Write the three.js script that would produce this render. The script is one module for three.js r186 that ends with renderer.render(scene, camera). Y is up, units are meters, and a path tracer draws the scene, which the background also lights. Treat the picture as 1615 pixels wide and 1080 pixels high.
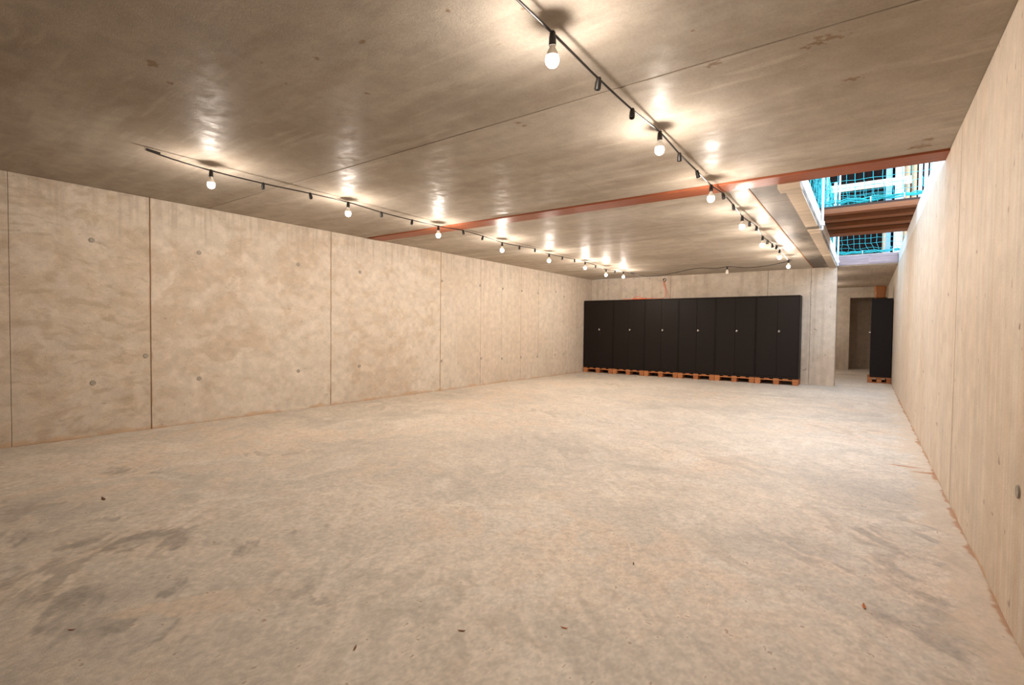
import * as THREE from 'three';
import { mergeGeometries } from 'three/addons/utils/BufferGeometryUtils.js';
import { RoundedBoxGeometry } from 'three/addons/geometries/RoundedBoxGeometry.js';

// ---------- camera, sky, exposure ----------
const scene = new THREE.Scene();
const camera = new THREE.PerspectiveCamera(69.35, 1615 / 1080, 0.05, 200);
camera.rotation.order = 'YXZ';
camera.position.set(0, 1.24, 0);
camera.rotation.set(-0.0271, 0.6213, 0.0108);
scene.background = new THREE.Color().setRGB(0.62, 0.78, 1.0);   // overcast daylight, bluish beside the warm bulbs
scene.backgroundIntensity = 5.6;
const renderer = new THREE.WebGLRenderer({ antialias: true });
renderer.toneMapping = THREE.LinearToneMapping;
renderer.toneMappingExposure = 1.09;
renderer.shadowMap.enabled = true;
const BULB_COLOR = [1.0, 0.875, 0.762], BULB_POWER = 3.5;

// ---------- helpers ----------
let seed = 20231;
const rnd = () => { seed = (seed * 1664525 + 1013904223) >>> 0; return seed / 4294967296; };
const P = new Uint8Array(512), VAL = new Float32Array(256);
for (let i = 0; i < 256; i++) { P[i] = i; VAL[i] = rnd(); }
for (let i = 255; i > 0; i--) { const j = Math.floor(rnd() * (i + 1)); const t = P[i]; P[i] = P[j]; P[j] = t; }
for (let i = 0; i < 256; i++) P[i + 256] = P[i];
function vn(x, y) {
  const xf = Math.floor(x), yf = Math.floor(y); let u = x - xf, v = y - yf;
  const xi = xf & 255, yi = yf & 255, x1 = (xi + 1) & 255, y1 = (yi + 1) & 255;
  u = u * u * (3 - 2 * u); v = v * v * (3 - 2 * v);
  const a = VAL[P[P[xi] + yi]], b = VAL[P[P[x1] + yi]], c = VAL[P[P[xi] + y1]], d = VAL[P[P[x1] + y1]];
  return a + (b - a) * u + (c - a) * v + (a - b - c + d) * u * v;
}
function fbm(x, y, n) { let s = 0, a = 0.5, t = 0; for (let i = 0; i < n; i++) { s += a * vn(x, y); t += a; a *= 0.5; x = x * 2.03 + 17.3; y = y * 2.03 + 31.7; } return s / t; }
const sat = (x) => x < 0 ? 0 : x > 1 ? 1 : x;
const step = (a, b, x) => { const t = sat((x - a) / (b - a)); return t * t * (3 - 2 * t); };
// a texture over a rectangle given in metres; f(x, y, out) writes sRGB 0..255 into out
function texture(w, h, x0, x1, y0, y1, f, srgb = true) {
  const data = new Uint8Array(w * h * 4), o = [0, 0, 0];
  for (let j = 0, k = 0; j < h; j++) for (let i = 0; i < w; i++, k += 4) {
    f(x0 + (x1 - x0) * (i + 0.5) / w, y0 + (y1 - y0) * (j + 0.5) / h, o);
    data[k] = sat(o[0] / 255) * 255; data[k + 1] = sat(o[1] / 255) * 255; data[k + 2] = sat(o[2] / 255) * 255; data[k + 3] = 255;
  }
  const t = new THREE.DataTexture(data, w, h, THREE.RGBAFormat);
  t.magFilter = THREE.LinearFilter; t.minFilter = THREE.LinearMipmapLinearFilter; t.generateMipmaps = true;
  t.wrapS = t.wrapT = THREE.RepeatWrapping;
  t.repeat.set(1 / (x1 - x0), 1 / (y1 - y0)); t.offset.set(-x0 / (x1 - x0), -y0 / (y1 - y0));
  if (srgb) t.colorSpace = THREE.SRGBColorSpace;
  t.needsUpdate = true;
  return t;
}
const mix = (o, r, g, b, k) => { o[0] += (r - o[0]) * k; o[1] += (g - o[1]) * k; o[2] += (b - o[2]) * k; };
const mul = (o, k) => { o[0] *= k; o[1] *= k; o[2] *= k; };

// geometry with uv in metres taken from its (local) coordinates and facing
function metric(g) {
  const p = g.attributes.position, n = g.attributes.normal, uv = new Float32Array(p.count * 2);
  for (let i = 0; i < p.count; i++) {
    const ax = Math.abs(n.getX(i)), ay = Math.abs(n.getY(i)), az = Math.abs(n.getZ(i));
    const [u, v] = ay >= ax && ay >= az ? [p.getX(i), p.getZ(i)] : ax >= az ? [p.getZ(i), p.getY(i)] : [p.getX(i), p.getY(i)];
    uv[2 * i] = u; uv[2 * i + 1] = v;
  }
  g.setAttribute('uv', new THREE.BufferAttribute(uv, 2));
  return g;
}
const box = (x0, x1, y0, y1, z0, z1) => metric(new THREE.BoxGeometry(Math.abs(x1 - x0), Math.abs(y1 - y0), Math.abs(z1 - z0)).translate((x0 + x1) / 2, (y0 + y1) / 2, (z0 + z1) / 2));
const rbox = (x0, x1, y0, y1, z0, z1, r = 0.003) => metric(new RoundedBoxGeometry(Math.abs(x1 - x0), Math.abs(y1 - y0), Math.abs(z1 - z0), 2, r).translate((x0 + x1) / 2, (y0 + y1) / 2, (z0 + z1) / 2));
const merge = (a) => mergeGeometries(a.map((g) => { const q = g.index ? g.toNonIndexed() : g; for (const k of Object.keys(q.attributes)) if (!['position', 'normal', 'uv'].includes(k)) q.deleteAttribute(k); return q; }));
const taken = {};
function numbered(n) { taken[n] = (taken[n] ?? -1) + 1; return taken[n] ? n + '_' + String(taken[n]).padStart(3, '0') : n; }
function obj(name, geos, m, parent = scene) {
  const o = new THREE.Mesh(Array.isArray(geos) ? (geos.length > 1 ? merge(geos) : geos[0]) : geos, m);
  o.name = parent === scene ? numbered(name) : name; o.castShadow = o.receiveShadow = true; parent.add(o); return o;
}
function thing(name, label, category, [x, y, z] = [0, 0, 0], group) {
  const o = new THREE.Group(); o.name = numbered(name); o.position.set(x, y, z); scene.add(o);
  o.userData = { label, category }; if (group) o.userData.group = group; return o;
}
function tag(o, label, category, group) { o.userData = { label, category }; if (group) o.userData.group = group; return o; }
function structure(name, label, category, at = [0, 0, 0]) { const o = thing(name, label, category, at); o.userData.kind = 'structure'; return o; }
function tube(pts, r, seg = 6, per = 4, flat = 1) {
  const c = new THREE.CatmullRomCurve3(pts.map((q) => new THREE.Vector3(...q)));
  return metricNo(new THREE.TubeGeometry(c, Math.max(4, pts.length * per), r, seg, false));
}
function metricNo(g) { return g; }
function rod(a, b, r, seg = 6) {
  const A = new THREE.Vector3(...a), B = new THREE.Vector3(...b), d = B.clone().sub(A), g = new THREE.CylinderGeometry(r, r, d.length(), seg);
  g.applyQuaternion(new THREE.Quaternion().setFromUnitVectors(new THREE.Vector3(0, 1, 0), d.normalize())); g.translate((a[0] + b[0]) / 2, (a[1] + b[1]) / 2, (a[2] + b[2]) / 2); return g;
}

// ---------- textures and materials ----------
const H = 2.75, TOP = 3.0;
const grain = texture(1024, 1024, 0, 1.6, 0, 1.6, (x, y, o) => {
  const k = 1024 / 1.6; let v = 128 + 60 * (fbm(x * 40, y * 40, 4) - 0.5) + 70 * (vn(x * 260, y * 260) - 0.5);
  const pit = vn(x * 55 + 9, y * 55 + 3); if (pit > 0.93) v -= 90 * (pit - 0.93) / 0.07;
  o[0] = o[1] = o[2] = v;
}, false);
const std = (p) => new THREE.MeshStandardMaterial(p);

// floor: power-floated concrete with grey damp-looking blotches, clay dust and scrape marks
const blots = [ // x, z, length, width, turn, strength : grey patches
  [-3.42, -1.02, 0.62, 0.13, -0.75, 1], [-2.75, -0.83, 0.3, 0.07, -0.95, 1], [-2.42, -0.7, 0.26, 0.09, -0.5, 0.9], [-3.9, -0.72, 0.35, 0.12, -0.8, 0.8],
  [-3.92, -1.0, 0.16, 0.05, -0.95, 1], [-4.87, -1.63, 0.34, 0.1, -0.5, 0.8], [-4.55, -2.7, 0.3, 0.1, -0.85, 0.6], [-3.03, -1.28, 0.22, 0.08, -0.2, 0.7],
  [-2.17, -1.22, 0.2, 0.07, -0.4, 0.7], [-3.3, -0.55, 0.5, 0.2, -0.7, 0.7], [-2.95, -0.62, 0.3, 0.12, -0.9, 0.8], [-4.5, -0.6, 0.5, 0.2, -0.8, 0.6],
  [0.12, -3.5, 0.22, 0.6, 0, 0.7], [-0.12, -3.3, 0.3, 0.4, 0.2, 0.55], [-0.6, -3.1, 0.3, 0.3, 0, 0.35], [0.28, -2.8, 0.1, 0.45, 0, 0.6], [0.2, -4.4, 0.12, 0.5, 0, 0.5],
  [-1.9, -1.55, 0.5, 0.2, -0.5, 0.35], [-1.0, -1.7, 0.4, 0.2, -0.3, 0.3], [-2.6, -4.6, 0.5, 0.3, 0.3, 0.35], [-3.6, -6.3, 0.8, 0.2, 0.1, 0.4], [-1.2, -5.1, 0.5, 0.3, 0.5, 0.3], [-5.6, -5.2, 0.5, 0.2, -0.3, 0.4], [-0.3, -7.6, 0.4, 0.3, 0, 0.35], [-4.2, -10.4, 0.8, 0.25, 0, 0.35], [-1.6, -10.8, 0.6, 0.2, 0, 0.4],
];
const floorTex = texture(2048, 2048, -7.2, 0.8, -14, 0.5, (x, z, o) => {
  const w1 = fbm(x * 1.3, z * 1.3, 3) - 0.5, w2 = fbm(x * 1.3 + 40, z * 1.3 + 9, 3) - 0.5;
  const a = fbm(x * 0.45 + w1, z * 0.45 + w2, 4), p = (x + z) * 0.7, q = (z - x) * 0.7;      // p, q: the trowelling ran askew to the walls
  const b = fbm(x * 1.1 + w2 * 2.2 + 7, z * 1.8 + w1 * 2.2, 5), c = fbm(p * 6 + 6 * w1, q * 8 + 6 * w2 + 5, 5), d = vn(x * 115, z * 75), e2 = vn(x * 41 + 5, z * 41);
  const v = 0.62 + 0.8 * (a - 0.5) + 0.85 * (b - 0.5) + 0.75 * (c - 0.5) + 0.22 * (fbm(p * 3 + 19, q * 14, 3) - 0.5);
  o[0] = 180; o[1] = 172; o[2] = 161;
  mix(o, 220, 209, 194, sat(v));
  mix(o, 212, 188, 165, 0.42 * step(0.42, 0.75, fbm(x * 0.8 + 60 + w2, z * 0.8 + 20 + w1, 4)) * step(0.35, 0.65, c + 0.4 * (b - 0.5)));   // clay dust
  mix(o, 224, 217, 206, 0.4 * step(0.6, 0.8, fbm(p * 3 + w1 * 6 + 3, q * 3 + w2 * 6 + 77, 4)));                          // pale laitance
  let g = 0; const br = fbm(x * 3 + z * 3.5 + 3 * w1, (z - x) * 9 + 3 * w2, 5) - 0.5;
  for (const [bx, bz, l, wd, t, s] of blots) {
    const dx = x - bx, dz = z - bz, m = 1.9 * (l + wd); if (dx * dx + dz * dz > m * m) continue;
    const ct = Math.cos(t), st = Math.sin(t), u = (dx * ct + dz * st) / l, k = (-dx * st + dz * ct) / wd;
    g = Math.max(g, s * step(-0.05, 0.65, 0.8 - 0.8 * Math.sqrt(u * u + k * k) + 3.6 * br));
  }
  mix(o, 140, 133, 123, 0.7 * g * step(0.3, 0.62, c));
  { // pale tongue of screed with a crisp edge
    const dx = x + 2.36, dz = z + 1.0, u = (dx * 0.637 - dz * 0.771) / 0.44, k = (dx * 0.771 + dz * 0.637) / (0.12 + 0.07 * u);
    if (u > -1.3 && u < 1.4) mix(o, 214, 196, 174, 0.75 * step(-0.02, 0.14, 0.8 - Math.sqrt(u * u + k * k) + 1.1 * br) * step(1.1, -0.1, u));
  }
  const f1 = fbm(x * 19 + 4 * w1, z * 19 + 4 * w2, 4);
  mix(o, 172, 152, 130, 0.22 * step(0.5, 0.75, f1) * step(0.4, 0.62, b + 0.3 * (c - 0.5)));     // fine brown scuffing
  mix(o, 226, 219, 209, 0.16 * step(0.54, 0.76, fbm(x * 23 + 9, z * 23, 3)) * step(0.42, 0.62, a));
  mul(o, 0.93 + 0.1 * (d - 0.5) + 0.1 * e2);
  if (e2 > 0.95 && d > 0.55) mix(o, 120, 98, 76, 0.5);                                     // grit
  // scrape arcs
  for (const [cx, cz, r, n] of [[-2.3, -0.4, 0.78, 1], [-1.9, -2.2, 0.9, 2], [-2.2, -2.3, 0.75, 1], [-1.3, -3.8, 0.9, 2], [-3.2, -3.3, 1.1, 2]]) {
    const dx = x - cx, dz = z - cz, rr = Math.hypot(dx, dz);
    for (let i = 0; i < n; i++) { const k = rr - r - i * 0.06 + 0.03 * w1; if (Math.abs(k) < 0.009 && dz < -0.2 * r) mix(o, 224, 214, 202, 0.5 * step(0.009, 0.002, Math.abs(k)) * step(0.5, 0.7, vn(Math.atan2(dz, dx) * 9 + i * 7, r * 13))); }
  }
  // clay washed along the foot of the walls, with a ragged outline
  const xl = -6.967 - 0.0125 * z, n = fbm(x * 7, z * 7 + 11, 4), dl = x - xl, dr = 0.52 - x;
  mix(o, 188, 142, 102, 0.75 * step(0.0, 0.02, 0.012 + 0.1 * (n - 0.44) - dl));
  mix(o, 206, 186, 162, 0.5 * step(0, 0.05, 0.17 + 0.35 * (n - 0.5) - dr));
  mix(o, 168, 120, 82, 0.75 * step(0.0, 0.02, 0.012 + 0.1 * (n - 0.46) - dr));
  const sp = fbm(x * 3.2, z * 17, 4); // rusty wash fan on the floor by the long wall
  if (z > -6.3 && z < -5.4 && x > 0.1) mix(o, 172, 112, 72, 0.75 * step(0.55, 0.68, sp + 0.5 * (x - 0.4) - 0.25 * Math.abs(z + 5.8)));
});
const FLOOR = std({ map: floorTex, bumpMap: grain, bumpScale: 0.0012, roughness: 0.6 });

// ceiling: boarded-off slab soffits, streaked across the room, slightly sealed surface
const marks = [[-3.39, -1.14, 0.06], [-3.57, -1.3, 0.04], [-2.86, -1.5, 0.015], [-2.97, -1.71, 0.015], [-3.06, -1.78, 0.015], [-2.2, -1.69, 0.025], [-2.55, -1.65, 0.03], [-1.66, -1.76, 0.02], [-2.66, -2.08, 0.025], [-1.63, -2.12, 0.02], [-0.74, -2.58, 0.02], [-2.12, -3.0, 0.04], [-2.1, -3.07, 0.03], [-0.21, -3.04, 0.09], [-0.28, -3.07, 0.05], [-0.1, -3.6, 0.05], [-0.75, -2.96, 0.06], [-1.35, -1.95, 0.02], [-1.3, -2.02, 0.015], [0.3, -5.2, 0.1], [0.36, -5.05, 0.06]];
const ceilingTex = texture(2048, 2048, -7.2, 0.8, -14, 2, (x, z, o) => {
  const w = fbm(x * 0.7, z * 0.7, 3) - 0.5, a = fbm(x * 0.5 + 5, z * 0.9 + w, 5), b = fbm(x * 0.9 + w, z * 7 + 3 * w, 5), c = fbm(x * 9, z * 9, 4), d = vn(x * 130, z * 130);
  o[0] = 172; o[1] = 163; o[2] = 151;
  mix(o, 158, 147, 133, step(0.35, 0.7, a)); mix(o, 184, 176, 164, 0.5 * step(0.45, 0.75, b)); mix(o, 150, 138, 124, 0.4 * step(0.5, 0.75, fbm(x * 1.1 + 30, z * 5 + 8, 4)));
  mix(o, 188, 179, 166, 0.35 * step(0.68, 0.78, fbm(x * 1.6 + 11, z * 16 + 4, 3)));
  mul(o, (z > -2.925 ? 0.97 : z > -5.5 ? 1 : z > -8.1 ? 1.04 : z > -10.55 ? 1.1 : 1.13) * (0.94 + 0.12 * c + 0.07 * (d - 0.5)));   // tone steps per pour; far pours lightened to paint in the brighter light there
  for (const [mx, mz, r] of marks) { const dx = x - mx, dz = z - mz; if (dx * dx + dz * dz > 4 * r * r) continue; const e = 0.75 - Math.hypot(dx, dz * 1.6) / r + 2.2 * (fbm(x * 45 + mx * 7, z * 45, 3) - 0.5); mix(o, 112, 86, 60, 0.5 * step(0, 0.4, e)); }
});
const ceilingRough = texture(1024, 1024, 0, 4, 0, 4, (x, z, o) => { const v = 126 + 60 * (fbm(x * 1.5, z * 5, 4) - 0.5) + 90 * (fbm(x * 14, z * 14, 3) - 0.5); o[0] = o[1] = o[2] = v; }, false);
const CEIL = new THREE.MeshPhysicalMaterial({ specularIntensity: 0.055, map: ceilingTex, roughnessMap: ceilingRough, roughness: 1.0, bumpMap: grain, bumpScale: 0.0015 });
const soffitTex = texture(512, 1024, -1.1, -0.5, -13.7, -5.6, (x, z, o) => { const a = fbm(x * 3, z * 1.2, 5), c = fbm(x * 14, z * 14, 4); o[0] = 116; o[1] = 108; o[2] = 99; mix(o, 140, 130, 118, step(0.45, 0.65, a)); mul(o, 0.92 + 0.16 * c); });
const SOFFIT = new THREE.MeshPhysicalMaterial({ specularIntensity: 0.05, map: soffitTex, roughness: 0.5, bumpMap: grain, bumpScale: 0.001 });

// walls
const leftTex = texture(2048, 1024, -13.8, 1.8, 0, 2.75, (z, y, o) => {
  const w1 = fbm(z * 1.5, y * 1.5, 4) - 0.5, w2 = fbm(z * 1.5 + 33, y * 1.5 + 5, 4) - 0.5;
  const near = step(-7.35, -7.1, z), first = step(-2.32, -2.25, z), a = fbm(z * 0.7 + w1, y * 0.7 + w2, 4), c = fbm(z * 13, y * 13, 4), d = vn(z * 110, y * 110);
  const wisp = fbm(z * 3.5 + 5 * w1, y * 5 + 5 * w2, 5), blot = fbm(z * 7 + 3 * w2, y * 9 + 3 * w1, 5);
  o[0] = 206; o[1] = 195; o[2] = 180;
  mix(o, 199, 185, 168, step(0.35, 0.7, a));
  mix(o, 186, 166, 142, near * 0.4 * step(0.46, 0.72, blot + 0.5 * (a - 0.5)));                              // ochre staining left by the shutters
  mix(o, 218, 208, 195, near * (1 - 0.75 * first) * 0.42 * step(0.48, 0.68, wisp));                            // trowel swirls
  mix(o, 164, 146, 123, first * 0.42 * step(0.5, 0.78, fbm(z * 7 + 4 * w2, y * 15 + w1 * 5, 5)));                      // smudges
  mix(o, 176, 163, 147, 0.5 * step(0.45, 0.75, fbm(z * 30, y * 1.6, 2)) * step(2.3, 2.65, y + 0.6 * (vn(z * 18, 3.3) - 0.5)));   // drip streaks under the slab
  mix(o, 211, 195, 180, (1 - near) * 0.45 * step(0.45, 0.6, vn(z * 1.31 + 0.3, 8.5)));                         // panels of a pinker mix
  mix(o, 194, 180, 164, (1 - near) * 0.4 * step(0.48, 0.72, fbm(z * 16, y * 1.3, 4)));
  mix(o, 196, 162, 128, 0.6 * step(0, 0.05, 0.05 + 0.14 * (fbm(z * 6, y * 6, 4) - 0.5) - y));                 // clay splashes at the foot
  for (const s of [-2.29, -4.713, -7.163]) mix(o, 172, 134, 98, 0.6 * step(0.02, 0.005, Math.abs(z - s) + 0.02 * (vn(z * 60, y * 9) - 0.3)));
  mul(o, 0.93 + 0.14 * c + 0.06 * (d - 0.5));
  const pit = vn(z * 28 + 5, y * 28); if (pit > 0.965) mix(o, 120, 100, 80, 0.5 * step(0.965, 0.99, pit));
});
const LEFT = std({ map: leftTex, bumpMap: grain, bumpScale: 0.003, roughness: 0.78 });
const rightTex = texture(2048, 1024, -9.55, 0.05, 0, 3, (z, y, o) => {
  const a = fbm(z * 0.7, y * 0.5 + 4, 5), b = fbm(z * 11 + 3, y * 0.7, 4), b2 = fbm(z * 42, y * 1.1 + 7, 3), c = fbm(z * 9, y * 9, 4), d = vn(z * 160, y * 110);
  o[0] = 204; o[1] = 189; o[2] = 171;
  mix(o, 196, 177, 156, 0.7 * step(0.36, 0.66, a)); mix(o, 190, 178, 164, 0.5 * step(0.45, 0.72, b)); mix(o, 213, 202, 188, 0.45 * step(0.5, 0.72, b2));
  mix(o, 188, 163, 136, 0.35 * step(0.6, 0.75, fbm(z * 20 + 8, y * 0.9, 3)));
  mix(o, 188, 150, 112, 0.7 * step(0, 0.03, 0.025 + 0.09 * (fbm(z * 6, y * 6, 4) - 0.5) - y));
  mul(o, 0.94 + 0.12 * c + 0.05 * (d - 0.5));
  const pit = vn(z * 23 + 5, y * 11); if (pit > 0.95) mix(o, 124, 104, 86, 0.7 * step(0.95, 0.985, pit));
});
const RIGHT = std({ map: rightTex, bumpMap: grain, bumpScale: 0.003, roughness: 0.7 });
const backTex = texture(1024, 512, -7, 0.6, 0, 2.9, (x, y, o) => {
  const a = fbm(x * 0.9, y * 0.9 + 4, 5), b = fbm(x * 12 + 3, y * 0.8, 4), c = fbm(x * 10, y * 10, 4);
  o[0] = 204; o[1] = 192; o[2] = 177; mix(o, 194, 178, 160, 0.8 * step(0.44, 0.62, a)); mix(o, 176, 160, 142, 0.4 * step(0.52, 0.7, b)); mul(o, 0.93 + 0.14 * c);
  const pit = vn(x * 26 + 5, y * 26); if (pit > 0.93) mix(o, 120, 108, 96, 0.7 * step(0.93, 0.97, pit));
});
const BACK = std({ map: backTex, bumpMap: grain, bumpScale: 0.003, roughness: 0.78 });
const CORE = std({ color: 0xa08a72, roughness: 0.9 });
const PLAIN = std({ map: backTex, roughness: 0.85, bumpMap: grain, bumpScale: 0.003 });
const PLUG = std({ color: 0xa29a8e, roughness: 0.8, bumpMap: grain, bumpScale: 0.002 });

// timber
const woodTex = (r, g, b, s) => texture(512, 512, 0, 1.2, 0, 1.2, (x, y, o) => { const w = fbm(x * 1.2 + s, y * 9 + s, 3), k = fbm(x * 3 + s, y * 70 + 6 * w, 4), f = vn(x * 12, y * 300); o[0] = r; o[1] = g; o[2] = b; mul(o, 0.78 + 0.36 * k + 0.12 * (f - 0.5)); });
const PALLETS = [[178, 112, 66, 1], [164, 100, 58, 5], [190, 124, 76, 9]].map((a) => std({ map: woodTex(...a), roughness: 0.8 }));
const BROWN_WOOD = std({ map: woodTex(138, 84, 48, 13), roughness: 0.75 });
const SHADED_DECK_WOOD = std({ map: woodTex(66, 42, 28, 15), roughness: 0.8 });  // brown deck darkened further to paint in the shade between the beams
const BOARD_WOOD = std({ map: woodTex(190, 172, 150, 17), roughness: 0.75 });
const POST_WOOD = std({ map: woodTex(176, 142, 106, 23), roughness: 0.75 });
const CREAM_WOOD = std({ map: woodTex(222, 198, 164, 21), roughness: 0.75 });
const STRIP = new THREE.MeshPhysicalMaterial({ map: woodTex(150, 84, 55, 25), roughness: 0.45, specularIntensity: 0.4, bumpMap: grain, bumpScale: 0.001 });
// metals, plastics
const CABINET = new THREE.MeshPhysicalMaterial({ specularIntensity: 0.4, color: 0x18110e, roughness: 0.55, bumpMap: grain, bumpScale: 0.0003 });
const CHROME = std({ color: 0xd8d8d8, roughness: 0.2, metalness: 1 });
const BLACK = std({ color: 0x171412, roughness: 0.45 });
const ORANGE = std({ color: 0xe8622a, roughness: 0.5 });
const WHITEC = std({ color: 0xe6ded2, roughness: 0.5 });
const GALV = std({ color: 0xe4e6ea, roughness: 0.5, metalness: 0.1 });
const TEAL = std({ color: 0x1fa5a8, roughness: 0.6 });

// ---------- setting ----------
// floor
{ const f = obj('floor', box(-7.4, 0.9, -0.25, 0, -22.5, 9.4), FLOOR); tag(f, 'bare power-floated concrete floor with grey blotches and clay dust', 'floor'); f.userData.kind = 'structure'; }

// left wall: panels with recessed joints and tie plugs
{
  const w = structure('wall_left', 'long concrete wall of large formwork panels running to the cabinets', 'wall', [-6.967, 0, 0]);
  w.rotation.y = -0.0125;
  obj('wall_core', box(-0.4, -0.016, 0, TOP, -13.9, 9.4), CORE, w);
  const cuts = [9.4, 6.1, 3.7, 1.3, -1.1, -2.29, -4.713, -7.163, -8.4, -9.152, -9.922, -10.695, -11.29, -11.947, -12.72, -13.75];
  const wide = new Set([-2.29, -4.713, -7.163]), panels = [];
  for (let i = 0; i + 1 < cuts.length; i++) {
    const gap = (c) => wide.has(c) ? 0.0042 : c > -2 ? 0.0012 : 0.0028, ga = gap(cuts[i]), gb = gap(cuts[i + 1]);
    panels.push([cuts[i], cuts[i + 1], obj('concrete_panel', rbox(-0.0155, 0.0012 * ((i * 7) % 3 - 1), 0, H - 0.002, cuts[i] - ga, cuts[i + 1] + gb, 0.003), LEFT, w)]);
  }
  const plug = new THREE.CylinderGeometry(0.026, 0.03, 0.012, 14).rotateZ(-Math.PI / 2);
  for (const [z, y] of [[-1.75, 2.166], [-1.746, 0.595], [-2.82, 2.169], [-2.812, 0.564], [-4.164, 2.167], [-4.163, 0.577], [-2.239, 0.877], [-5.26, 2.163], [-5.252, 0.594], [-7.2, 2.18], [-7.2, 0.59], [-8.37, 2.18], [-8.43, 0.59], [-9.18, 0.557], [-9.19, 2.17], [-9.95, 0.556], [-9.95, 2.17], [-10.66, 2.161], [-10.66, 0.547], [-11.53, 2.25], [-11.53, 0.56], [-11.98, 2.151], [-11.98, 0.567]]) {
    const host = panels.find(([a, b]) => z < a && z > b); if (!host) continue;
    const p = obj('tie_plug', plug, PLUG, host[2]); p.position.set(0.001, y, z); p.userData.label = 'grey round tie-hole plug';
  }
}
// right wall
{
  const w = structure('wall_right', 'long pale concrete wall with vertical streaks beside the ceiling opening', 'wall', [0.52, 0, 0]);
  obj('wall_core', box(0.045, 0.4, 0, TOP - 0.002, -22.4, 9.4), CORE, w);
  obj('daylit_band', rbox(0.003, 0.05, H + 0.001, TOP, -13.58, -5.69, 0.003), std({ color: 0xe2e0dc, roughness: 0.8, bumpMap: grain, bumpScale: 0.003 }), w).userData.label = 'band along the top of the wall inside the opening, coloured pale for the daylight on it';  // top of the wall made paler, daylight put into its colour
  const cuts = [9.4, 7.25, 4.85, 2.45, 0.05, -2.35, -4.76, -7.15, -9.55, -11.95, -14.35, -16.75, -19.15, -22.4], panels = [];
  for (let i = 0; i + 1 < cuts.length; i++) panels.push([cuts[i], cuts[i + 1], obj('concrete_panel', rbox(0.0015 * ((i * 5) % 3 - 1), 0.05, 0, H - 0.002, cuts[i] - 0.0025, cuts[i + 1] + 0.0025, 0.003), RIGHT, w)]);
  const plug = new THREE.CylinderGeometry(0.026, 0.03, 0.012, 14).rotateZ(Math.PI / 2);
  for (const [z, y] of [[-2.83, 0.6], [-2.83, 2.17]]) {
    const host = panels.find(([a, b]) => z < a && z > b); const p = obj('tie_plug', plug, PLUG, host[2]); p.position.set(-0.001, y, z); p.userData.label = 'grey round tie-hole plug';
  }
}
// back wall behind the cabinets
{
  const w = structure('wall_back', 'concrete wall behind the row of black cabinets', 'wall', [0, 0, -13.6]);
  obj('wall_core', box(-7.2, -0.585, 0, H - 0.002, -0.3, -0.04), CORE, w);
  const cuts = [-6.795, -4.4, -2.005, -1.09, -0.58];
  for (let i = 0; i + 1 < cuts.length; i++) obj('concrete_panel', rbox(cuts[i] + 0.003, cuts[i + 1] - 0.003, 0, H - 0.002, i === 3 ? -0.3 : -0.045, 0.001 * (i % 2), 0.003), BACK, w);
}
// wall behind the camera
{ const w = obj('wall_front', box(-7.6, 0.9, 0, TOP, 9.2, 9.5), BACK); tag(w, 'concrete wall closing the near end of the basement', 'wall'); w.userData.kind = 'structure'; }
// passage beyond the back wall
{
  const w = structure('wall_passage', 'dim concrete end wall with a recess beyond the passage', 'wall');
  obj('side_wall', box(-4.2, -3.9, 0, H - 0.002, -20.3, -13.9), PLAIN, w);
  obj('end_wall', box(-3.9, -0.845, 0, H - 0.002, -20.3, -20.05), PLAIN, w);
  obj('pillar', rbox(-0.84, -0.47, 0, H - 0.002, -20.3, -20, 0.004), PLAIN, w);
  obj('recess_side', box(-0.84, -0.6, 0, H - 0.002, -21.4, -20.3), PLAIN, w);
  obj('lintel', rbox(-0.47, 0.52, 2.4, H - 0.002, -20.3, -20, 0.004), PLAIN, w);
  obj('recess_wall', box(-1.1, 0.52, 0, H - 0.002, -21.7, -21.4), PLAIN, w);
}
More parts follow.
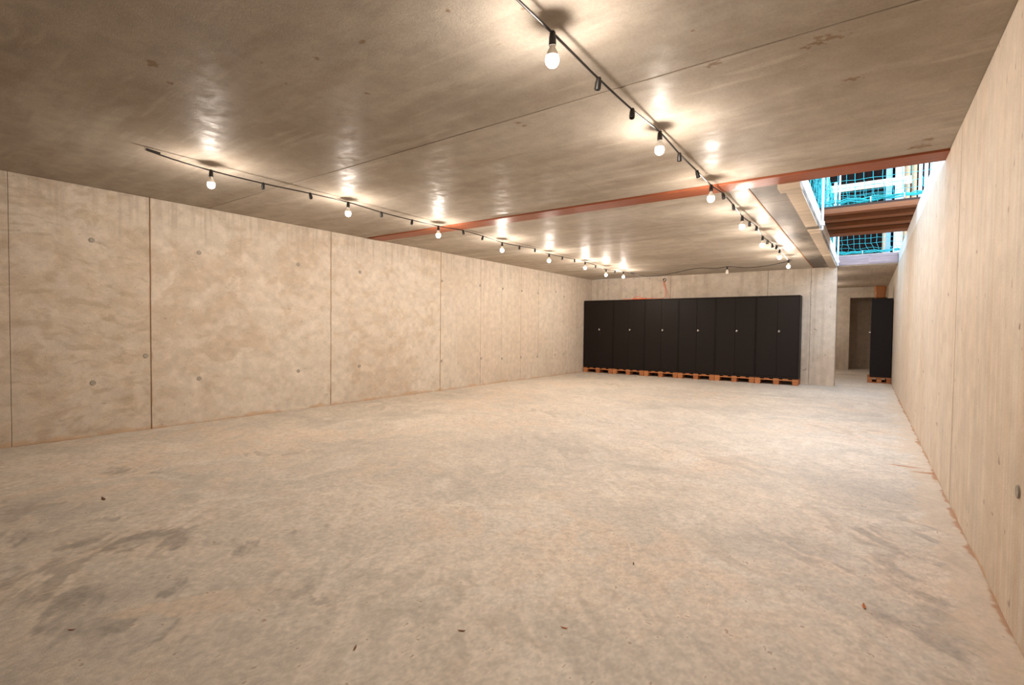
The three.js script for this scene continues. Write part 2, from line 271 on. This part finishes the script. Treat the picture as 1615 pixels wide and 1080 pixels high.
// ceiling
{
  const c = structure('ceiling', 'grey concrete ceiling of slab panels with open joints', 'ceiling');
  obj('roof_slab', [box(-7.4, 0.92, 2.8, TOP, -5.67, 9.5), box(-7.4, -0.59, 2.8, TOP, -13.6, -5.67), box(-7.4, 1.5, 2.8, TOP, -22.5, -13.6)], PLAIN, c);
  const xs = (a, b, z0, z1, gap) => obj('slab_panel', rbox(a, b, H, 2.81, z0 + gap, z1 - gap, 0.003), CEIL, c);
  xs(-7.2, 0.56, -2.925, 9.3, 0.007);
  xs(-7.2, -2.421, -5.38, -2.925, 0.007); xs(-2.419, 0.56, -5.38, -2.925, 0.007);
  for (const [a, b] of [[-8.1, -5.67], [-10.55, -8.1], [-13.6, -10.55]]) { xs(-7.2, -2.421, a, b, 0.0015); xs(-2.419, -1.068, a, b, 0.0015); }
  obj('slab_panel', box(-4.2, 0.9, H, 2.81, -22.4, -13.6), PLAIN, c);
  for (const [a, b] of [[-6.47, -5.67], [-8.03, -6.47], [-10.55, -8.03], [-13.6, -10.55]]) { const s = obj('edge_panel', rbox(-1.046, -0.59, H, 2.81, a + 0.002, b - 0.002, 0.002), SOFFIT, c); s.userData.label = 'darker smooth grey panel along the opening'; }
  const f = obj('joint_fillet', rbox(-1.066, -1.048, H - 0.006, 2.8, -13.59, -5.68, 0.002), std({ color: 0xa9734c, roughness: 0.7 }), c); f.userData.label = 'thin orange-brown joint strip';
  // boards fixed along the edge of the opening
  const boards = structure('trim_2', 'pale boards fixed under the slab edge along the opening', 'board');
  for (const [a, b] of [[-8.12, -5.95], [-10.88, -8.66], [-13.55, -11.3]]) obj('board', rbox(-0.737, -0.592, 2.722, H - 0.001, a, b, 0.003), BOARD_WOOD, boards);
  for (const [a, b, x0, x1, y0] of [[-5.93, -5.7, -0.775, -0.575, 2.7], [-8.62, -8.46, -0.745, -0.575, 2.728], [-11.27, -11.02, -0.74, -0.592, 2.736]]) { const k = obj('cleat', rbox(x0, x1, y0, H - 0.001, a, b, 0.003), BOARD_WOOD, boards); k.userData.label = 'short cross board'; }
}
{ const s = obj('trim_1', rbox(-6.82, 0.518, 2.732, 2.8, -5.668, -5.382, 0.003), STRIP); tag(s, 'reddish brown plywood strip across the whole ceiling', 'strip'); s.userData.kind = 'structure'; }

// ---------- cabinets on pallets ----------
function makePallet(w, d) {
  const g = new THREE.Group(), m = (i) => PALLETS[i % 3];
  let i = 0;
  for (let k = 0; k < 3; k++) { const zc = -d / 2 + 0.05 + k * (d - 0.1) / 2; obj('stringer_board', rbox(-w / 2, w / 2, 0.1, 0.121, zc - 0.05, zc + 0.05, 0.002), m(i++), g); }
  for (let k = 0; k < 5; k++) { const xc = -w / 2 + 0.06 + k * (w - 0.12) / 4; obj('deck_board', rbox(xc - 0.058, xc + 0.058, 0.122, 0.143, -d / 2, d / 2, 0.002), m(i++), g); }
  for (let a = 0; a < 3; a++) {
    const xc = -w / 2 + 0.062 + a * (w - 0.124) / 2;
    obj('bottom_board', rbox(xc - 0.05, xc + 0.05, 0, 0.021, -d / 2, d / 2, 0.002), m(i++), g);
    for (let k = 0; k < 3; k++) { const zc = -d / 2 + 0.05 + k * (d - 0.1) / 2; obj('block', rbox(xc - 0.06, xc + 0.06, 0.0215, 0.0995, zc - 0.049, zc + 0.049, 0.003), m(i++ + a), g); }
  }
  return g;
}
function makeCabinet(w) {
  const g = new THREE.Group(), d = 0.42, h = 1.95;
  obj('body', [rbox(-w / 2, w / 2, 0, h - 0.025, -d, -0.022, 0.004), rbox(-w / 2, w / 2, h - 0.025, h, -d, 0.004, 0.004), rbox(-w / 2, w / 2, 0, 0.05, -0.03, -0.002, 0.002), rbox(-w / 2, -w / 2 + 0.016, 0.05, h - 0.026, -0.03, 0, 0.002), rbox(w / 2 - 0.016, w / 2, 0.05, h - 0.026, -0.03, 0, 0.002)], CABINET, g);
  for (const s of [-1, 1]) {
    const door = obj('door', rbox(s < 0 ? -w / 2 + 0.019 : 0.002, s < 0 ? -0.002 : w / 2 - 0.019, 0.053, h - 0.029, -0.021, -0.002, 0.003), CABINET, g);
    if (s > 0) {
      const rose = new THREE.CylinderGeometry(0.024, 0.027, 0.008, 18).rotateX(Math.PI / 2).translate(0.04, 1.11, 0.002);
      const hub = new THREE.CylinderGeometry(0.011, 0.013, 0.03, 14).rotateX(Math.PI / 2).translate(0.04, 1.11, 0.018);
      const lever = new RoundedBoxGeometry(0.02, 0.062, 0.012, 2, 0.005).translate(0.04, 1.11, 0.034);
      obj('handle', [rose, hub, lever], CHROME, door).userData.label = 'small chrome turn handle';
    }
  }
  return g;
}
const CW = 0.921, X0 = -6.778;
{
  const pal = makePallet(0.915, 0.478), cab = makeCabinet(0.917);
  const words = ['standing in the corner by the long panelled wall', 'second in the row from the panelled wall', 'third in the row from the panelled wall', 'third in the row from the bare wall end', 'second in the row from the bare wall end', 'at the end of the row by the bare wall end'];
  for (let i = 0; i < 6; i++) {
    const x = X0 + CW * (i + 0.5), z = -13.1 - 0.003 * ((i * 3) % 4);
    const p = pal.clone(); p.name = numbered('wooden_pallet'); p.position.set(x, 0, z - 0.241 + 0.004); scene.add(p);
    tag(p, 'wooden pallet under the cabinet ' + words[i], 'pallet', 'pallets under the cabinet row');
    const c = cab.clone(); c.name = numbered('steel_cabinet'); c.position.set(x, 0.1445, z); scene.add(c);
    tag(c, 'black steel cabinet ' + words[i], 'cabinet', 'black cabinets in a row');
  }
  const p = pal.clone(); p.name = numbered('wooden_pallet'); p.rotation.y = -Math.PI / 2; p.position.set(0.28, 0, -15.68); scene.add(p);
  tag(p, 'wooden pallet under the single black cabinet in the passage', 'pallet');
  const c = cab.clone(); c.name = numbered('steel_cabinet'); c.rotation.y = -Math.PI / 2; c.position.set(0.085, 0.1445, -15.68); scene.add(c);
  tag(c, 'single black steel cabinet standing sideways against the wall in the passage', 'cabinet');
  // brown carton on top
  const b = thing('carton', 'rounded brown carton lying on the single cabinet in the passage', 'carton', [0.255, 2.096, -15.45]);
  const body = new RoundedBoxGeometry(0.25, 0.32, 0.34, 4, 0.05); const q = body.attributes.position;
  for (let i = 0; i < q.count; i++) { const t = (q.getY(i) + 0.16) / 0.32; q.setX(i, q.getX(i) * (0.82 + 0.18 * t)); }
  body.computeVertexNormals(); body.translate(0, 0.161, 0);
  obj('body', metric(body), std({ color: 0x8a5222, roughness: 0.7, bumpMap: grain, bumpScale: 0.004 }), b);
  obj('tape', rbox(-0.095, -0.085, 0.12, 0.14, 0.1, 0.178, 0.002), std({ color: 0xcfa060, roughness: 0.4 }), b);
}

// ---------- festoon lights ----------
const SOCKET_GEO = new THREE.LatheGeometry([[0, 0.012], [0.011, 0.012], [0.0145, 0.006], [0.0155, -0.01], [0.0175, -0.014], [0.0185, -0.05], [0.0175, -0.056], [0.013, -0.056], [0.012, -0.03], [0, -0.03]].map((a) => new THREE.Vector2(...a)), 16);
const lathe = (pts, n = 24) => new THREE.LatheGeometry(pts.map((a) => new THREE.Vector2(...a)), n);
const BULB_GEO = lathe([[0, -0.104], [0.012, -0.1022], [0.0225, -0.0962], [0.03, -0.0868], [0.0335, -0.075], [0.0338, -0.066], [0.0328, -0.0565], [0.031, -0.051]]);   // frosted dome
const COLLAR_GEO = lathe([[0.0312, -0.0505], [0.0318, -0.0475], [0.029, -0.038], [0.0235, -0.026], [0.017, -0.013], [0.0135, -0.004], [0.0125, 0]]), BASE_GEO = new THREE.CylinderGeometry(0.0118, 0.0118, 0.024, 14).translate(0, 0.011, 0);   // opaque lamp body
const GLOW = std({ color: 0xfff4e4, roughness: 0.35, emissive: new THREE.Color().setRGB(...BULB_COLOR), emissiveIntensity: 14 });
const UNLIT = std({ color: 0xf1ede4, roughness: 0.3 });
function bulb(x, y, z, label, group, lit = true) { // y is the mouth of the socket
  const b = thing('light_bulb', label, 'light bulb', [x, y, z], group);
  obj('glass', BULB_GEO, lit ? GLOW : UNLIT, b); obj('lamp_body', COLLAR_GEO, UNLIT, b); obj('screw_base', BASE_GEO, CHROME, b);
  if (lit) {
    const l = new THREE.PointLight(new THREE.Color().setRGB(...BULB_COLOR), BULB_POWER, 0, 2);
    l.position.set(0, -0.06, 0); l.castShadow = true; l.shadow.radius = 1.45; l.shadow.mapSize.set(512, 512); b.add(l);
  }
}
function cableGeo(pts, w = 0.0065, t = 0.0032) { // flat festoon cable
  const g = tube(pts, 1, 8, 5), p = g.attributes.position, c = new THREE.CatmullRomCurve3(pts.map((q) => new THREE.Vector3(...q)));
  const n = Math.max(4, pts.length * 5), per = 9;
  for (let i = 0; i <= n; i++) { const o = c.getPointAt(i / n); for (let j = 0; j < per; j++) { const k = i * per + j; const dx = p.getX(k) - o.x, dy = p.getY(k) - o.y, dz = p.getZ(k) - o.z; p.setXYZ(k, o.x + dx * w, o.y + dy * w, o.z + dz * w); } }
  g.computeVertexNormals(); return g;
}
const ORD = ['first', 'second', 'third', 'fourth', 'fifth', 'sixth', 'seventh', 'eighth'];
function festoon(x, cable, sockets, lit, label, where, from, group, endCap) {
  const s = thing('festoon_string', label, 'light string', [x, 0, 0]);
  const ys = (z) => { for (let i = 0; i + 1 < cable.length; i++) { const [za, ya] = cable[i], [zb, yb] = cable[i + 1]; if (z <= za && z >= zb) return ya + (yb - ya) * (za - z) / (za - zb); } return cable[cable.length - 1][1]; };
  obj('cable', cableGeo(cable.map(([z, y]) => [0, y, z])), BLACK, s);
  sockets.forEach(([z, tx, tz], i) => { const k = obj('lamp_socket', SOCKET_GEO, BLACK, s); k.position.set(0, ys(z) - 0.004, z); k.rotation.set(tx, 0, tz); });
  for (const z of lit) { const k = obj('lamp_socket', SOCKET_GEO, BLACK, s); k.position.set(0, ys(z) - 0.004, z); }
  for (const [z, y] of cable) if (y > 2.703) obj('ceiling_hook', [rod([0, y - 0.006, z + 0.02], [0, H, z + 0.02], 0.0022, 6)], CHROME, s);
  if (endCap) obj('end_cap', rod([0, cable[0][1], cable[0][0] - 0.09], [0.003, cable[0][1] + 0.006, cable[0][0] + 0.012], 0.011, 10), BLACK, s);
  lit.forEach((z, i) => bulb(x, ys(z) - 0.063, z, `lit round bulb, ${ORD[i]} ${from} ${where}`, group));
}
const tl = (i) => [0.5 * (rnd() - 0.5), 0, 0.5 * (rnd() - 0.5)];
const empt = (zs) => zs.map((z) => [z, 0.45 * (rnd() - 0.5), 0.5 * (rnd() - 0.5)]);
festoon(-5.0, [[-1.64, 2.722], [-1.82, 2.702], [-2.15, 2.684], [-2.65, 2.686], [-3.15, 2.703], [-3.65, 2.71], [-4.15, 2.69], [-4.65, 2.688], [-5.15, 2.694], [-5.68, 2.722], [-6.16, 2.712], [-6.66, 2.688], [-7.18, 2.7], [-7.68, 2.722], [-8.17, 2.692], [-8.7, 2.7], [-9.2, 2.712], [-9.67, 2.716], [-10.2, 2.696], [-10.72, 2.66], [-11.25, 2.684], [-11.75, 2.712], [-12.15, 2.718]],
  empt([-2.63, -3.15, -4.13, -4.65, -5.68, -6.16, -7.18, -7.68, -8.7, -9.2, -10.2, -11.25]), [-2.14, -3.64, -5.15, -6.67, -8.18, -9.68, -10.74, -11.76],
  'black festoon light cable hung along the panelled wall side', 'on the string along the panelled wall', 'from the free end cap', 'bulbs of the string along the panelled wall', true);
festoon(-1.28, [[-0.6, 2.7], [-1.1, 2.69], [-1.6, 2.684], [-2.1, 2.684], [-2.6, 2.674], [-3.1, 2.68], [-3.63, 2.708], [-4.12, 2.686], [-4.63, 2.682], [-5.13, 2.676], [-5.62, 2.706], [-6.12, 2.692], [-6.62, 2.66], [-7.1, 2.676], [-7.6, 2.702], [-8.05, 2.645], [-8.55, 2.655], [-9.02, 2.668], [-9.5, 2.706], [-9.85, 2.684], [-10.4, 2.67], [-11.08, 2.655], [-11.6, 2.71]],
  empt([-1.6, -2.61, -3.11, -4.11, -4.63, -5.62, -6.12, -7.1, -7.6, -8.55, -9.02, -9.5]), [-2.1, -3.64, -5.13, -6.63, -8.1, -9.85, -11.08],
  'black festoon light cable hung on the ceiling beside the opening', 'on the string beside the opening', 'counted towards the cabinets', 'bulbs of the string beside the opening', true);
// cable joining the two strings over the cabinets
{
  const c = thing('link_cable', 'slack black cable joining both light strings above the cabinets', 'cable');
  obj('cable', cableGeo([[-1.32, 2.712, -11.62], [-1.36, 2.725, -11.85], [-1.5, 2.735, -12.1], [-1.81, 2.688, -12.1], [-2.19, 2.668, -12.1], [-2.63, 2.718, -12.1], [-2.86, 2.69, -12.1], [-3.25, 2.725, -12.1], [-3.86, 2.645, -12.1], [-4.2, 2.604, -12.1], [-4.52, 2.604, -12.1], [-4.7, 2.64, -12.1], [-4.9, 2.69, -12.12]], 0.006), BLACK, c);
  const k = obj('lamp_socket', SOCKET_GEO, BLACK, c); k.position.set(-2.63, 2.712, -12.1);
  for (const [x, y] of [[-1.5, 2.735], [-2.63, 2.718], [-3.25, 2.725]]) obj('ceiling_hook', rod([x, y, -12.1], [x, H, -12.1], 0.0022), CHROME, c);
  obj('plug', [rod([-4.955, 2.712, -12.1], [-4.86, 2.69, -12.14], 0.018, 10), rod([-1.325, 2.715, -11.66], [-1.34, 2.722, -11.78], 0.018, 10)], BLACK, c);
  bulb(-2.63, 2.655, -12.1, 'unlit white bulb on the slack cable above the cabinets', undefined, false);
}
// lamp that lights the passage behind the back wall
{
  const c = thing('pendant_cable', 'short black lamp cable on the passage ceiling behind the back wall', 'cable', [-1.15, 0, -15.1]);
  obj('cable', rod([0, 2.68, 0], [0, H, 0], 0.004), BLACK, c); const k = obj('lamp_socket', SOCKET_GEO, BLACK, c); k.position.set(0, 2.68, 0);
  bulb(-1.15, 2.617, -15.1, 'lit bulb in the passage close behind the back wall');
  const c2 = thing('pendant_cable', 'short black lamp cable near the end of the passage', 'cable', [-1.3, 0, -18.3]);
  obj('cable', rod([0, 2.68, 0], [0, H, 0], 0.004), BLACK, c2); const k2 = obj('lamp_socket', SOCKET_GEO, BLACK, c2); k2.position.set(0, 2.68, 0);
  bulb(-1.3, 2.617, -18.3, 'lit bulb near the end wall of the passage');
}
// cables from the hole in the back wall
{
  const h = thing('wall_duct', 'round duct end in the back wall above the cabinets', 'duct', [-4.575, 2.64, -13.6]);
  obj('ring', new THREE.TorusGeometry(0.042, 0.01, 8, 24).translate(0, 0, 0.006), std({ color: 0x75695c, roughness: 0.7 }), h);
  obj('cap', new THREE.CylinderGeometry(0.04, 0.04, 0.006, 20).rotateX(Math.PI / 2).translate(0, 0, 0.004), std({ color: 0x3a3029, roughness: 0.8 }), h);
  obj('foam', new RoundedBoxGeometry(0.03, 0.06, 0.02, 2, 0.008).rotateZ(-0.6).translate(0.008, 0, 0.012), WHITEC, h);
  const t = 2.112;
  const o = thing('extension_cord', 'orange extension cord hanging from the wall duct onto the cabinets', 'cord');
  obj('cord', tube([[-4.58, 2.61, -13.585], [-4.585, 2.54, -13.55], [-4.535, 2.4, -13.545], [-4.52, 2.25, -13.54], [-4.545, 2.14, -13.48], [-4.62, t, -13.3], [-4.75, t + 0.004, -13.17], [-4.95, t, -13.15], [-5.05, t + 0.03, -13.15], [-5.15, t + 0.062, -13.16], [-5.26, t + 0.04, -13.17], [-5.33, t, -13.2], [-5.2, t, -13.3], [-4.9, t, -13.24], [-4.7, t, -13.14], [-5.0, t, -13.12], [-5.4, t, -13.14], [-5.6, t, -13.13]], 0.0065, 8, 8), ORANGE, o);
  obj('cord', tube([[-4.565, 2.61, -13.585], [-4.55, 2.5, -13.56], [-4.5, 2.36, -13.56], [-4.44, 2.2, -13.56], [-4.43, 2.104, -13.53]], 0.004, 8, 6), ORANGE, o);
  const w = thing('thin_wire', 'thin pale wire from the wall duct to the string plug', 'wire');
  obj('wire', tube([[-4.59, 2.625, -13.58], [-4.66, 2.6, -13.3], [-4.75, 2.62, -12.8], [-4.88, 2.672, -12.2]], 0.003, 6, 6), WHITEC, w);
}

// ---------- opening: walkway, nets, upper level ----------
{
  const w = thing('timber_walkway', 'dark brown timber walkway lying across the ceiling opening', 'walkway', [0, TOP + 0.001, 0]);
  for (const [a, b] of [[-8.92, -8.76], [-9.47, -9.27], [-10.13, -9.9], [-10.92, -10.6]]) obj('beam', rbox(-0.645, 0.86, 0, 0.075, a, b, 0.006), BROWN_WOOD, w);
  for (let k = 0; k < 9; k++) obj('deck_plank', rbox(-0.64 + (k % 2) * 0.015, 0.85 - (k % 3) * 0.015, 0.0755, 0.11, -8.78 - k * 0.24 - 0.228, -8.78 - k * 0.24, 0.004), SHADED_DECK_WOOD, w);
  for (const [x, z] of [[-0.35, -9.55], [-0.33, -10.2], [0.02, -9.0]]) obj('shiny_pin', rod([x, 0.04, z], [x, 0.0755, z], 0.008, 8), CHROME, w);  // small shiny pins under the deck, as bright specks
}
function netGeo(o, u, v, nu, nv, cell, r, sag, s) {
  const pt = (i, j) => { const n1 = vn(i * 0.9 + s, j * 0.9) - 0.5, n2 = vn(i * 0.9 + s, j * 0.9 + 50) - 0.5, low = sag * Math.exp(-j * 0.8); const a = i + n1 * (0.15 + 0.9 * low) + low * 0.35, b = j + n2 * (0.15 + 0.6 * low); return [0, 1, 2].map((k) => o[k] + u[k] * a * cell + v[k] * b * cell + (k === 1 ? 0 : (u[k === 0 ? 2 : 0]) * n1 * 0.05)); };
  const gs = [];
  for (let i = 0; i <= nu; i++) for (let j = 0; j <= nv; j++) { if (i < nu) gs.push(rod(pt(i, j), pt(i + 1, j), r, 4)); if (j < nv) gs.push(rod(pt(i, j), pt(i, j + 1), r, 4)); }
  return gs;
}
function net(label, o, u, len, nv, sag, s, ties) {
  const n = thing('safety_net', label, 'net'), cell = 0.107, nu = Math.round(len / cell);
  const m = obj('netting', netGeo(o, u, [0, 1, 0], nu, nv, cell, 0.0032, sag, s), TEAL, n); m.userData.kind = 'stuff';
  for (let k = 0; k < 4; k++) { // bunched foot of the net
    const pts = []; for (let i = 0; i <= nu * 2; i++) { const a = i * cell / 2; pts.push([0, 1, 2].map((q) => o[q] + u[q] * Math.min(a, len) + (q === 1 ? 0.006 + 0.012 * k + 0.03 * (vn(i * 0.8, k * 7 + s) - 0.5) : (1 - Math.abs(u[q])) * 0.04 * (vn(i * 0.7 + 9, k * 5 + s) - 0.5)))); }
    obj('border_rope', tube(pts, 0.0085, 6, 2), TEAL, n);
  }
  for (const a of ties) obj('tie', new THREE.TorusGeometry(0.035, 0.008, 6, 14).rotateY(Math.abs(u[0]) > 0.5 ? Math.PI / 2 : 0).translate(o[0] + u[0] * a, o[1] + 0.012, o[2] + u[2] * a), WHITEC, n);
}
net('teal safety net hung along the front edge of the timber walkway', [-0.62, 3.145, -8.8], [1, 0, 0], 1.24, 11, 0.8, 3, [0.2, 0.62, 1.0]);
net('teal safety net standing on the far edge of the opening', [-0.62, 3.035, -13.66], [1, 0, 0], 1.24, 14, 1.3, 31, [0.5, 1.05]);
net('teal safety net along the slab side of the opening', [-0.69, 3.03, -5.8], [0, 0, -1], 7.8, 13, 0.5, 57, [0.8, 2.2, 4.4, 6]);
for (const [z, t] of [[-8.66, 'beside the walkway'], [-13.5, 'at the far corner of the opening']]) {
  const p = thing('net_post', 'white steel upright holding the net ' + t, 'post', [-0.572, 2.76, z], 'net posts');
  obj('tube', rod([0, 0, 0], [0.0, 2.2, 0], 0.017, 12), GALV, p);
  obj('clamp', rbox(-0.0175, 0.03, 0.06, 0.12, -0.028, 0.028, 0.003), GALV, p);
}
// far edge board of the opening
{ const b = obj('edge_board', rbox(-0.57, 0.515, 2.77, 2.985, -13.597, -13.565, 0.003), std({ map: woodTex(160, 140, 140, 31), roughness: 0.8 })); tag(b, 'greyish weathered board on the far edge of the opening', 'board'); }
// building and rails above
{
  const f = structure('wall_upper', 'dark timber-clad wall of the building above the opening', 'wall', [0, TOP, -16]);
  const DARK = new THREE.MeshPhysicalMaterial({ map: woodTex(24, 15, 13, 37), roughness: 0.9, specularIntensity: 0.15 });
  for (let k = 0; k < 24; k++) obj('cladding_board', rbox(-4.5 + k * 0.2, -4.5 + k * 0.2 + 0.193, 0, 4.2, -0.15, 0.004 * (k % 2), 0.004), DARK, f);
  obj('backing', box(-4.5, 3.2, 0, 4.2, -0.3, -0.16), DARK, f);
  obj('blue_panel', rbox(0.31, 0.44, 0, 4.2, -0.15, 0.03, 0.004), std({ color: 0x8aa3c2, roughness: 0.6 }), f);
  obj('white_panel', rbox(0.5, 0.68, 0, 4.2, -0.15, 0.02, 0.004), std({ color: 0xe9ecf2, roughness: 0.6 }), f);
  obj('pale_panel', rbox(1.18, 3.2, 0, 4.2, -0.15, 0.02, 0.004), std({ color: 0xcfc9bd, roughness: 0.7 }), f);
  const side = structure('wall_sky_blocker', 'pale blue boarded wall added beside the opening to block sky, behind the net', 'wall', [-1.75, TOP, 0]);  // added wall, keeps the sky off the long wall and backs the net
  const PALE_BLUE = std({ color: 0x8fb6c4, roughness: 0.8 });
  for (let k = 0; k < 26; k++) obj('wall_board', rbox(-0.12, 0.003 * (k % 2), 0, 4.4, -5.2 - k * 0.4 - 0.395, -5.2 - k * 0.4, 0.004), PALE_BLUE, side);
  const post = (name, x, r, y, z, m, label) => tag(obj(name, rod([x, TOP, z], [x, TOP + y, z], r, 14), m), label, 'post');
  post('timber_post', 0.72, 0.06, 3.2, -15.5, POST_WOOD, 'round cream timber post at the end of the rail above the opening');
  post('timber_post', 0.85, 0.052, 3.2, -15.5, POST_WOOD, 'round cream timber post between the rail post and the white pipes');
  post('timber_post', 0.29, 0.032, 1.05, -15.5, POST_WOOD, 'short slim timber post seen behind the far net');
  post('white_pipe', 0.965, 0.036, 3.2, -15.5, GALV, 'white downpipe beside the cream timber post');
  post('white_pipe', 1.07, 0.036, 3.2, -15.5, GALV, 'white downpipe farther from the cream timber post');
  post('steel_post', -0.91, 0.035, 3.2, -15.35, std({ color: 0xd9a9a4, roughness: 0.5 }), 'pinkish steel post behind the net upright');
  post('rail_post', -0.74, 0.035, 2.1, -15.3, GALV, 'white post carrying the rail board above the opening');
  tag(obj('rail_board', rbox(-0.85, 0.79, 4.83, 5.01, -15.25, -15.22, 0.004), CREAM_WOOD), 'wide cream rail board fixed across the posts above the opening', 'board');
}

// ---------- leaf litter on the floor ----------
{
  const shape = new THREE.Shape(); shape.moveTo(-0.03, 0); shape.quadraticCurveTo(-0.005, 0.017, 0.03, 0); shape.quadraticCurveTo(0.0, -0.013, -0.03, 0);
  const words = ['brown dry leaf on the bare floor towards the panelled wall', 'orange dry leaf lying near the pale streaked wall', 'small orange dry leaf on the open floor', 'tiny brown leaf scrap on the open floor', 'narrow brown leaf scrap on the floor', 'curled brown leaf scrap on the floor', 'reddish leaf scrap on the dark blotch'];
  [[-4.381, -1.151, 1.3, 0x6a4426], [0.022, -2.731, 0.9, 0xb5642f], [-0.992, -1.781, 0.55, 0xb5642f], [-0.977, -2.495, 0.5, 0x6a4426], [-1.32, -1.511, 0.6, 0x7a5430], [-1.578, -1.184, 0.55, 0x7a5430], [-2.594, -0.574, 0.5, 0x8a4a2a]].forEach(([x, z, s, c], i) => {
    const g = new THREE.ExtrudeGeometry(shape, { depth: 0.0012, bevelEnabled: false, curveSegments: 8 }).rotateX(-Math.PI / 2), p = g.attributes.position;
    for (let k = 0; k < p.count; k++) p.setY(k, p.getY(k) + 8 * p.getX(k) * p.getX(k) + 10 * p.getZ(k) * p.getZ(k));
    g.computeVertexNormals(); g.scale(s, s, s); g.rotateY(i * 1.7);
    const o = obj('dry_leaf', g, std({ color: c, roughness: 0.8 })); o.position.set(x, 0.0005, z); tag(o, words[i], 'leaf');
  });
}
renderer.render(scene, camera);
